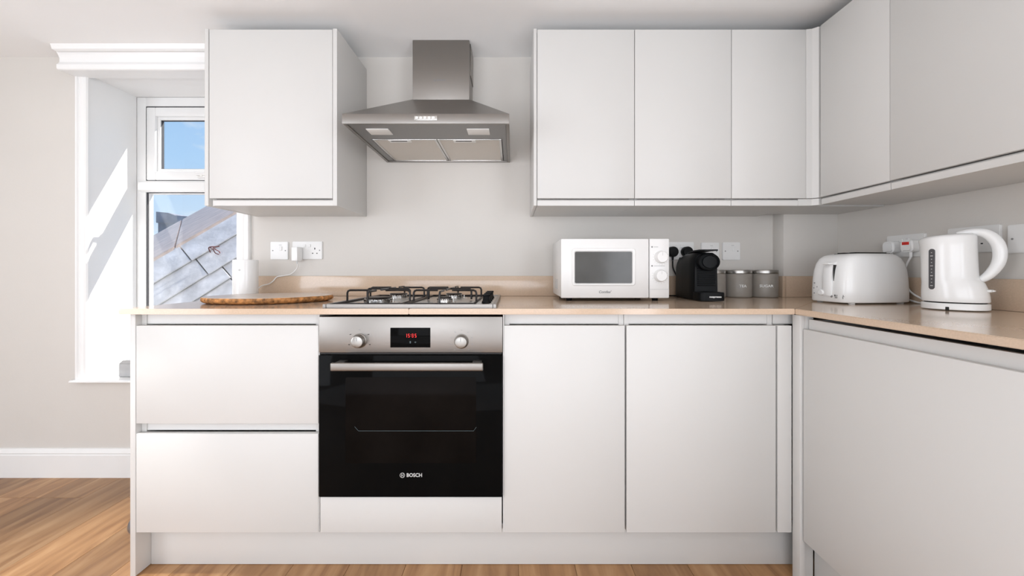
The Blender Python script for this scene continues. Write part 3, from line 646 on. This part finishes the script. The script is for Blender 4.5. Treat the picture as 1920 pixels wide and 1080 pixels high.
# adapter and its cable
px_, pz_ = -1.031, 1.083
t = thing('power_adapter', 'boxy white power adapter plugged into the socket left of the hob', 'adapter', (px_, YW-.008, pz_))
B(t, 'body', 'wplast', -.014, .014, -.052, -.0005, -.033, .033, bev=.003); bm = bmesh.new(); tube(bm, [(.010, -.046, -.032), (.010, -.046, -.047)], .0032, 8); obj('strain_relief', bm, 'lgrey', t)
pts = [P(558, 494, 1.832), P(557, 503, 1.850), P(546, 513.5, 1.862), P(532, 517, 1.863), P(519, 519.5, 1.862), P(512, 527, 1.860), P(504, 532.5, 1.860), P(492, 535.5, 1.855), P(484, 541, 1.85), P(476, 549, 1.84), P(470, 553, 1.82)]
bm = bmesh.new(); tube(bm, pts, .0026, 8, sm=6); tag(obj('power_cable', bm, 'wplast'), 'thin white cable drooping from the adapter over the upstand to the white cylinder', 'cable')
def plug(label, loc, rz, m, sticker=False, cable=None, cl=None, rnd=False):
    t = thing('plug', label, 'plug', loc, rz)
    bm = bmesh.new()
    if rnd: lathe(bm, [(0, 0), (.0255, 0), (.0255, .022), (.022, .030), (0, .031)], 24, M4=RX)
    else:
        prism(bm, rrect(.048, .046, .014, 4), 'y', -.034, 0); bmesh.ops.bevel(bm, geom=[e for e in bm.edges if all(v.co.y < -.03 for v in e.verts)], offset=.006, segments=3, affect='EDGES')
    obj('body', bm, m, t)
    bm = bmesh.new(); tube(bm, [(0, -.014, -.02), (0, -.014, -.042)], [.006, .0042], 8); obj('cord_sleeve', bm, m, t)
    if sticker: B(t, 'sticker', 'redp', -.013, .013, -.0346, -.0336, .004, .015, bev=0)
    if cable:
        bm = bmesh.new(); tube(bm, cable, .0034, 8, sm=6); tag(obj('power_cable', bm, m), cl, 'cable')
    return t
yz = PZ(472.5, YW)
xq = .8135
plug('round black plug beside the microwave, left one of two in the socket', (xq-.037, YW-.0085, yz), 0, 'bplast', rnd=True, cable=[(xq-.037, YW-.0225, yz-.043), (xq-.036, YW-.025, yz-.08), (xq-.02, YW-.03, yz-.12), (xq-.005, YW-.035, ZT+.05), (xq-.02, YW-.04, ZT+.008), (xq-.045, YW-.075, ZT+.005), (xq-.1, YW-.035, ZT+.005)], cl='black flex from the left black plug dropping beside the microwave', )
plug('round black plug behind the coffee machine, right one of two in the socket', (xq+.033, YW-.0085, yz), 0, 'bplast', rnd=True, cable=[(xq+.033, YW-.0225, yz-.043), (xq+.02, YW-.03, yz-.055), (xq-.008, YW-.038, yz-.03), (xq-.01, YW-.04, yz-.07), (xq+.01, YW-.042, yz-.10), (xq-.004, YW-.046, ZT+.06), (xq+.03, YW-.03, ZT+.006)], cl='black flex looping from the right black plug behind the coffee machine')
plug('white moulded plug above the toaster, the one farther from the viewer', (XW-.0085, 1.530, zs-.004), RW, 'wplast', cable=[(XW-.0225, 1.530, zs-.046), (XW-.024, 1.531, zs-.09), (XW-.022, 1.525, ZT+.09), (XW-.021, 1.50, ZT+.03), (XW-.021, 1.44, ZT+.006), (1.500, 1.385, ZT+.0045), (1.470, 1.350, ZT+.0045), (1.455, 1.33, ZT+.0045)], cl='white flex running down the right wall behind the toaster to the worktop')
plug('white moulded plug with a red sticker, just left of the kettle', (XW-.0085, 1.458, zs-.003), RW, 'wplast', sticker=True, cable=[(XW-.0225, 1.458, zs-.045), (XW-.026, 1.468, zs-.07), (XW-.026, 1.478, zs-.105), (XW-.022, 1.465, ZT+.05), (XW-.022, 1.41, ZT+.016), (1.485, 1.345, ZT+.005), (1.445, 1.315, ZT+.0045), (1.42, 1.297, ZT+.0045)], cl='white flex slanting down from the red-stickered plug towards the kettle base')

# ------------------------------------------------------------------ microwave
my0, mx0, mx1, mz0, mz1 = 1.55, .1965, .6325, ZT+.0125, 1.1335
t = thing('microwave', 'white microwave oven with grey window and two dials, on the worktop', 'microwave')
B(t, 'body', 'wpaint', mx0, mx1, my0+.022, 1.852, mz0+.002, mz1, bev=.006)
mp_ = PX(1217.5, my0)
md = B(t, 'door', 'wpaint', mx0, mp_-.0012, my0, my0+.0215, mz0, mz1-.001, bev=.005)
# recessed surround then window
wx0, wx1, wz0_, wz1_ = PX(1078, my0), PX(1185, my0), PZ(531, my0), PZ(472, my0)
cxm, czm = (wx0+wx1)/2, (wz0_+wz1_)/2
bm = bmesh.new(); 
O_ = rrect(wx1-wx0+.022, wz1_-wz0_+.020, .010, 5, cxm, czm+.002); I_ = rrect(wx1-wx0, wz1_-wz0_, .006, 5, cxm, czm)
vo = [bm.verts.new((x, my0-.0035, z)) for x, z in O_]; vo2 = [bm.verts.new((x, my0+.002, z)) for x, z in rrect(wx1-wx0+.030, wz1_-wz0_+.028, .012, 5, cxm, czm+.002)]; vi = [bm.verts.new((x, my0-.0035, z)) for x, z in rrect(wx1-wx0+.006, wz1_-wz0_+.006, .007, 5, cxm, czm)]; vi2 = [bm.verts.new((x, my0+.001, z)) for x, z in I_]
k = len(vo)
for i in range(k):
    j = (i+1) % k
    for A_, B_ in ((vo2, vo), (vo, vi), (vi, vi2)): bm.faces.new((A_[i], A_[j], B_[j], B_[i]))
obj('window_surround', bm, 'wpaint', md)
bm = bmesh.new(); prism(bm, I_, 'y', my0-.0012, my0+.003); obj('window', bm, 'mwglass', md)
text('logo', "Comfee'", .0145, 'grey', (PX(1134, my0), my0-.0004, PZ(547.5, my0)), parent=md, bold=.0003, shear=.2)
mc = B(t, 'control_panel', 'wpaint', mp_+.0012, mx1, my0, my0+.0215, mz0, mz1-.001, bev=.004)
for px, py in ((1239, 482), (1237.5, 517)):
    kx, kz = PX(px, my0), PZ(py, my0)
    bm = bmesh.new(); lathe(bm, [(.0255, 0), (.0255, .004), (.0235, .006), (.022, .018), (.0205, .0205), (0, .0205)], 36, M4=Matrix.Translation((kx, my0+.0003, kz)) @ RX); kb = obj('dial', bm, 'wpaint', mc)
    B(kb, 'dial_mark', 'lgrey', kx-.0006, kx+.0006, my0-.0209, my0-.0200, kz+.006, kz+.018, bev=0)
    bm = bmesh.new()
    for k in range(12):
        a = math.radians(-200+k*20); r_ = .0305; x, z = kx+r_*math.cos(a), kz+r_*math.sin(a)
        if x < mx1-.004: bx(bm, x-.0014, x+.0014, my0-.0004, my0+.0002, z-.0009, z+.0009)
    obj('dial_print', bm, 'lgrey', mc)
for py in (463, 498.5):
    bm = bmesh.new(); kx, kz = PX(1222.5, my0), PZ(py, my0); lathe(bm, [(0, 0), (.0034, 0), (.0034, .0006), (0, .0006)], 16, M4=Matrix.Translation((kx, my0+.0001, kz)) @ RX)
    for k in range(5 if py < 480 else 13): bx(bm, kx+.008+k*.0034, kx+.0104+k*.0034, my0-.0004, my0+.0002, kz-.0009, kz+.0009)
    obj('panel_print', bm, 'grey', mc)
bm = bmesh.new(); bx(bm, mp_+.003, mx1-.004, my0-.0004, my0+.0002, PZ(542.9, my0), PZ(542.1, my0)); obj('button_groove', bm, 'lgrey', mc)
for x in (mx0+.04, mx1-.04):
    for y in (my0+.05, 1.82):
        bm = bmesh.new(); lathe(bm, [(0, 0), (.012, 0), (.014, .0148), (0, .0148)], 16, (x, y, ZT)); obj('foot', bm, 'bmatt', t)
bm = bmesh.new()
for i in range(9): bx(bm, mx0-.0004, mx0+.0005, 1.66+i*.012, 1.667+i*.012, mz0+.03, mz0+.075)
obj('side_vents', bm, 'lgrey', t)

# ------------------------------------------------------------------ coffee machine (local: front is -y, origin at base centre rear)
t = thing('coffee_machine', 'small black capsule coffee machine with ribbed front, between microwave and canisters', 'coffee machine', (.818, 1.822, ZT+.0005), -.080); t.scale = (1.15, 1, 1)
w = .044
bm = bmesh.new()
def sec(y, zt_, hw, z0=.004): return y, zt_, hw, z0
rings = []
for y, zt_, hw in ((0, .150, .034), (-.006, .166, .040), (-.03, .184, .043), (-.10, .196, .044), (-.18, .199, .044), (-.225, .197, .043), (-.235, .190, .040)):
    pr = [(-hw, .004)]+[(-hw+(.002*i/4), .004+(zt_-.030)*i/4) for i in range(1, 5)]+[(-hw+.004+.016*(1-math.cos(a)), zt_-.026+.026*math.sin(a)) for a in (.3, .7, 1.1, 1.5)]
    full = [(x, z) for x, z in pr]+[(-x, z) for x, z in reversed(pr)]
    rings.append([(x, y, z) for x, z in full])
loft(bm, rings); obj('body', bm, 'bplast', t, ang=50)
bm = bmesh.new()
for i in range(9):
    z = .060+i*.0085; bx(bm, -.031, .031, -.2415+.0012*i*0, -.234, z, z+.0045, .001, 1)
obj('ribs', bm, 'bmatt', t)
bm = bmesh.new(); lathe(bm, [(0, 0), (.036, 0), (.036, .040), (.032, .043), (.029, .0435), (.0285, .040), (0, .040)], 36, M4=Matrix.Translation((.002, -.222, .158)) @ RX); hd = obj('head', bm, 'bmatt', t)
bm = bmesh.new(); lathe(bm, [(0, 0), (.026, 0), (.024, .004), (0, .005)], 32, M4=Matrix.Translation((.002, -.2625, .158)) @ RX); obj('head_cap', bm, 'bplast', hd)
bm = bmesh.new(); loft(bm, [[(sx*hw, y, z+dz) for sx, dz in ((-1, 0), (1, 0), (1, .006), (-1, .006))] for y, z, hw in ((-.09, .1955, .020), (-.14, .200, .026), (-.20, .203, .029), (-.25, .203, .028), (-.285, .2015, .022))]); obj('lever', bm, 'bplast', t)
bm = bmesh.new()
pl = [(-.0425, -.20)]+[(-.0425+.022*(1-math.cos(a)), -.278-.022*math.sin(a)) for a in [math.radians(15*i) for i in range(7)]]+[(.0425-.016*(1-math.cos(a)), -.284-.016*math.sin(a)) for a in [math.radians(90-15*i) for i in range(7)]]+[(.0425, -.20)]
prism(bm, pl, 'z', .003, .036); bmesh.ops.bevel(bm, geom=[e for e in bm.edges if all(v.co.z > .03 for v in e.verts)], offset=.002, segments=2, affect='EDGES'); tr_ = obj('drip_tray', bm, 'bplast', t)
B(tr_, 'tray_grid', 'bmatt', -.030, .030, -.290, -.243, .0355, .0375, bev=.001)
text('logo', 'nespresso', .0098, 'jar_t', (.008, -.3003, .019), (PI/2, 0, 0), parent=tr_, bold=.0003, ext=.0008)

# ------------------------------------------------------------------ canisters
def jar(label, px, word, tx):
    Yc = 1.806; x = PX(px, Yc-.01)
    t = thing('canister', label, 'canister', (x, Yc, ZT+.0008), 0, 'grey storage canisters with steel lids')
    bm = bmesh.new(); lathe(bm, [(0, 0), (.055, 0), (.0575, .002), (.0585, .006), (.0585, .106), (.0570, .108), (0, .108)], 48); obj('body', bm, 'jar', t)
    bm = bmesh.new(); lathe(bm, [(0, .1085), (.0585, .1085), (.059, .110), (.059, .123), (.0575, .1255), (.053, .1265), (0, .1265)], 48); obj('lid', bm, 'satin', t)
    if word:
        a = math.asin((PX(tx, Yc-.05)-x)/.0585); rz = a-.0
        text('lettering', word, .017, 'jar_t', (.0580*math.sin(rz), -.0580*math.cos(rz), .052), (PI/2, 0, rz), parent=t, ext=.0022, bold=.0002)
jar('grey canister with a steel lid, mostly hidden behind the coffee machine', 1336.5, '', 0)
jar('grey canister with a steel lid, middle one, lettered TEA', 1385.3, 'TEA', 1391)
jar('grey canister with a steel lid, nearest the corner, lettered SUGAR', 1434.3, 'SUGAR', 1436)

# ------------------------------------------------------------------ toaster
def sup(a, b, n, z, k=64, cx=0, cy=0):
    o = []
    for i in range(k):
        t_ = 2*PI*i/k; c, s_ = math.cos(t_), math.sin(t_)
        o.append((cx+a*math.copysign(abs(c)**(2/n), c), cy+b*math.copysign(abs(s_)**(2/n), s_), z))
    return o
rz = math.radians(8); A = Vector((1.226, 1.392, 0)); ex_ = Vector((math.cos(rz), math.sin(rz), 0)); ey_ = Vector((-math.sin(rz), math.cos(rz), 0))
cc_ = Vector((1.344, 1.494, 0))
t = thing('toaster', 'white long-sided toaster with rounded shoulders, in the corner of the worktop', 'toaster', (cc_.x, cc_.y, ZT), rz)
bm = bmesh.new()
prf = [(.138, .080, .005), (.1405, .083, .009), (.1400, .083, .05), (.1375, .0825, .09), (.1325, .081, .125), (.125, .078, .150), (.114, .073, .169), (.099, .066, .181), (.080, .056, .1865), (.066, .048, .1875)]
old = [(.130, .078, .010), (.1325, .081, .014), (.1320, .081, .05), (.1295, .080, .09), (.1235, .078, .125), (.114, .075, .150), (.101, .070, .169), (.086, .063, .181), (.070, .054, .187), (.060, .048, .1875)]
loft(bm, [sup(a+.0055, b+.004, 5.0, z) for a, b, z in prf]); bd = obj('body', bm, 'wplast', t, ang=60)
B(t, 'slot_plate', 'dark', -.062, .085, -.044, .044, .186, .1895, bev=.001)
bm = bmesh.new()
for y in (-.024, .024): bx(bm, -.055, .078, y-.013, y+.013, .1885, .1925, .001)
obj('slot_frame', bm, 'bplast', t)
# lever ridge on the short end
bm = bmesh.new(); loft(bm, [[(x, y*s-.006, z) for x, y in ((-.1, -.020), (d, -.018), (d-.004, -.010), (d-.004, .010), (d, .018), (-.1, .020))] for z, d, s in ((.028, -.147, .9), (.06, -.1495, 1), (.10, -.148, 1), (.130, -.144, 1.05), (.150, -.137, 1.1), (.158, -.126, 1.05))]); obj('lever_housing', bm, 'wplast', t, ang=35)
B(t, 'lever_slot', 'dark', -.1446, -.132, -.0296, -.0280, .085, .145, bev=0)
bm = bmesh.new(); bx(bm, -.161, -.130, -.026, .002, .146, .153, .003, 3); obj('lever', bm, 'wplast', t)
bm = bmesh.new(); lathe(bm, [(0, 0), (.012, 0), (.011, .012), (.009, .014), (0, .014)], 24, M4=Matrix.Translation((-.143, .014, .040)) @ Matrix.Rotation(-PI/2, 4, 'Y')); obj('browning_knob', bm, 'wplast', t)
bm = bmesh.new()
for y, z in ((.050, .075), (.052, .055), (.050, .035), (.038, .06)): bx(bm, -.1448, -.1410, y-.002, y+.002, z-.002, z+.002)
obj('dial_print', bm, 'grey', t)
# lettering sits on the rounded corner of the body
al = -1.344
for w_, z in (('RUSSELL', .0300), ('HOBBS', .0225)): text('logo', w_, .0088, 'dark', (-.1424, -.049, z), (PI/2, 0, al), parent=t, ext=.0012, bold=.0001, sx=1.0)
bm = bmesh.new(); lathe(bm, [(.0, 0), (.0045, 0), (.0045, .003), (0, .003)], 20, M4=Matrix.Translation((-.1432, -.0225, .0265)) @ Matrix.Rotation(math.radians(-88), 4, 'Z') @ RX); obj('emblem', bm, 'grey', t)
for x in (-.105, .105):
    for y in (-.062, .062):
        bm = bmesh.new(); lathe(bm, [(0, 0.0005), (.010, .0005), (.011, .0125), (0, .0125)], 16, (x, y, 0)); obj('foot', bm, 'wplast', t)

# ------------------------------------------------------------------ kettle (local +x is the handle side)
hr = math.atan2(-.754, .657)
t = thing('kettle', 'white plastic jug kettle with a big looped handle and dark water gauge', 'kettle', (1.400, 1.220, ZT), hr)
bm = bmesh.new(); loft(bm, [sup(.070, .068, 2.3, .002), sup(.0735, .071, 2.3, .004), sup(.0735, .071, 2.3, .020), sup(.071, .069, 2.3, .0225)]); ks = obj('power_base', bm, 'wplast', t)
bm = bmesh.new(); loft(bm, [sup(.066, .064, 2.3, .0222), sup(.066, .064, 2.3, .0268)]); obj('shadow_gap', bm, 'dark', t)
bm = bmesh.new()
kp = [(.072, .069, .0265, .0), (.073, .070, .030, .0), (.0725, .0695, .045, -.0005), (.0705, .0685, .065, -.002), (.067, .067, .085, -.005), (.0630, .0655, .0945, -.0095), (.0618, .0645, .105, -.0115), (.061, .0635, .15, -.0125), (.0605, .0625, .20, -.0133), (.0605, .0620, .222, -.0135), (.058, .0595, .228, -.0135), (.050, .052, .2325, -.012), (.030, .03, .2350, -.010)]
rings = [sup(a, b, 2.25, z, cx=c) for a, b, z, c in kp]
for r in rings:   # spout bulges away from the handle near the top
    for i, (x, y, z) in enumerate(r):
        if z > .15 and x < -.02: k = (min(z, .222)-.15)/.072; a = math.exp(-(y/.020)**2); r[i] = (x-.005*k*k*a*(1 if z < .2225 else .6), y, z)
        if z > .21: r[i] = (r[i][0], y, r[i][2]+(x+.06)*.055)
loft(bm, rings); kb = obj('body', bm, 'wplast', t, ang=60)
bm = bmesh.new()
hp = [(.005, 0, .2365), (.030, 0, .2425), (.055, 0, .240), (.073, 0, .226), (.0855, 0, .202), (.0895, 0, .172), (.0850, 0, .142), (.073, 0, .117), (.060, 0, .101), (.044, 0, .092)]
n_ = len(catmull(hp, 5)); tube(bm, catmull(hp, 5), .0145, 16, ry=[.0095+.0055*math.sin(PI*i/(n_-1)) for i in range(n_)], up=None)
obj('handle', bm, 'wplast', t, ang=60)
# water gauge on the viewer's side, left of the middle
ga = math.radians(237)
def on_body(ang, z, out=0):
    a, b, c = .0612, .0637, -.0125; x = c+(a+out)*math.cos(ang); y = (b+out)*math.sin(ang); return x, y, z
gx, gy, _ = on_body(ga, 0); gz = math.atan2(gx+.0125, -gy) if False else 0
nx, ny = math.cos(ga), math.sin(ga)
gr = math.atan2(ny, nx)+PI/2
bm = bmesh.new(); prism(bm, rrect(.0155, .128, .0077, 6), 'y', -.0030, .004)
gg = obj('water_gauge', bm, 'grey', t); gg.location = (gx+.0002*nx, gy+.0002*ny, .128); gg.rotation_euler = (0, 0, gr)
gg.data.materials[0] = mat('gauge_smoke', (.09, .09, .095), .25, noise=.1, nscale=20)
bm = bmesh.new()
for i in range(11):
    z = -.052+i*.0104; bx(bm, -.0012-(.0022 if i % 3 == 0 else 0), .0012+(.0022 if i % 3 == 0 else 0), -.0036, -.0028, z-.0008, z+.0008)
gm_ = obj('gauge_marks', bm, 'jar_t', gg)
bm = bmesh.new(); bx(bm, .066, .078, -.012, .012, .058, .066, .002, 2); bx(bm, .074, .083, -.006, .006, .0595, .0645, .002, 2); sw = obj('switch', bm, 'lens', t)
sw.rotation_euler = (0, 0, -.25)
bm = bmesh.new(); lathe(bm, [(0, 0), (.004, 0), (.004, .001), (0, .001)], 16, M4=Matrix.Rotation(-.7, 4, 'Z') @ Matrix.Translation((.0712, 0, .038)) @ Matrix.Rotation(PI/2, 4, 'Y')); obj('indicator', bm, 'grey', t)
bm = bmesh.new(); bx(bm, -.004, .004, -.0725, -.068, .001, .012, .001, M4=Matrix.Rotation(math.radians(-12), 4, 'Z')); obj('cord_notch', bm, 'dark', ks)

# ------------------------------------------------------------------ small things near the window end
t = thing('storage_box', 'small grey lidded box on the windowsill beside the end panel', 'box', (-1.90, 1.945, .4765))
bm = bmesh.new(); bx(bm, -.05, .07, -.035, .035, .0005, .066, .004, 3); obj('body', bm, 'boxg', t)
bm = bmesh.new(); prism(bm, [(-.048, .0665), (.068, .0665), (.060, .082), (-.030, .082)], 'y', -.034, .034); obj('lid', bm, 'boxg', t)
bm = bmesh.new(); lathe(bm, [(0.036, 0), (.0355, .010), (.030, .022), (.020, .030), (.009, .0335), (0, .034)], 32, M4=Matrix.Translation((XA, 1.305, .150)) @ Matrix.Rotation(-PI/2, 4, 'Y'))
tag(obj('door_stop', bm, 'fit'), 'small round grey stop fixed low on the outer side of the end panel', 'door stop')
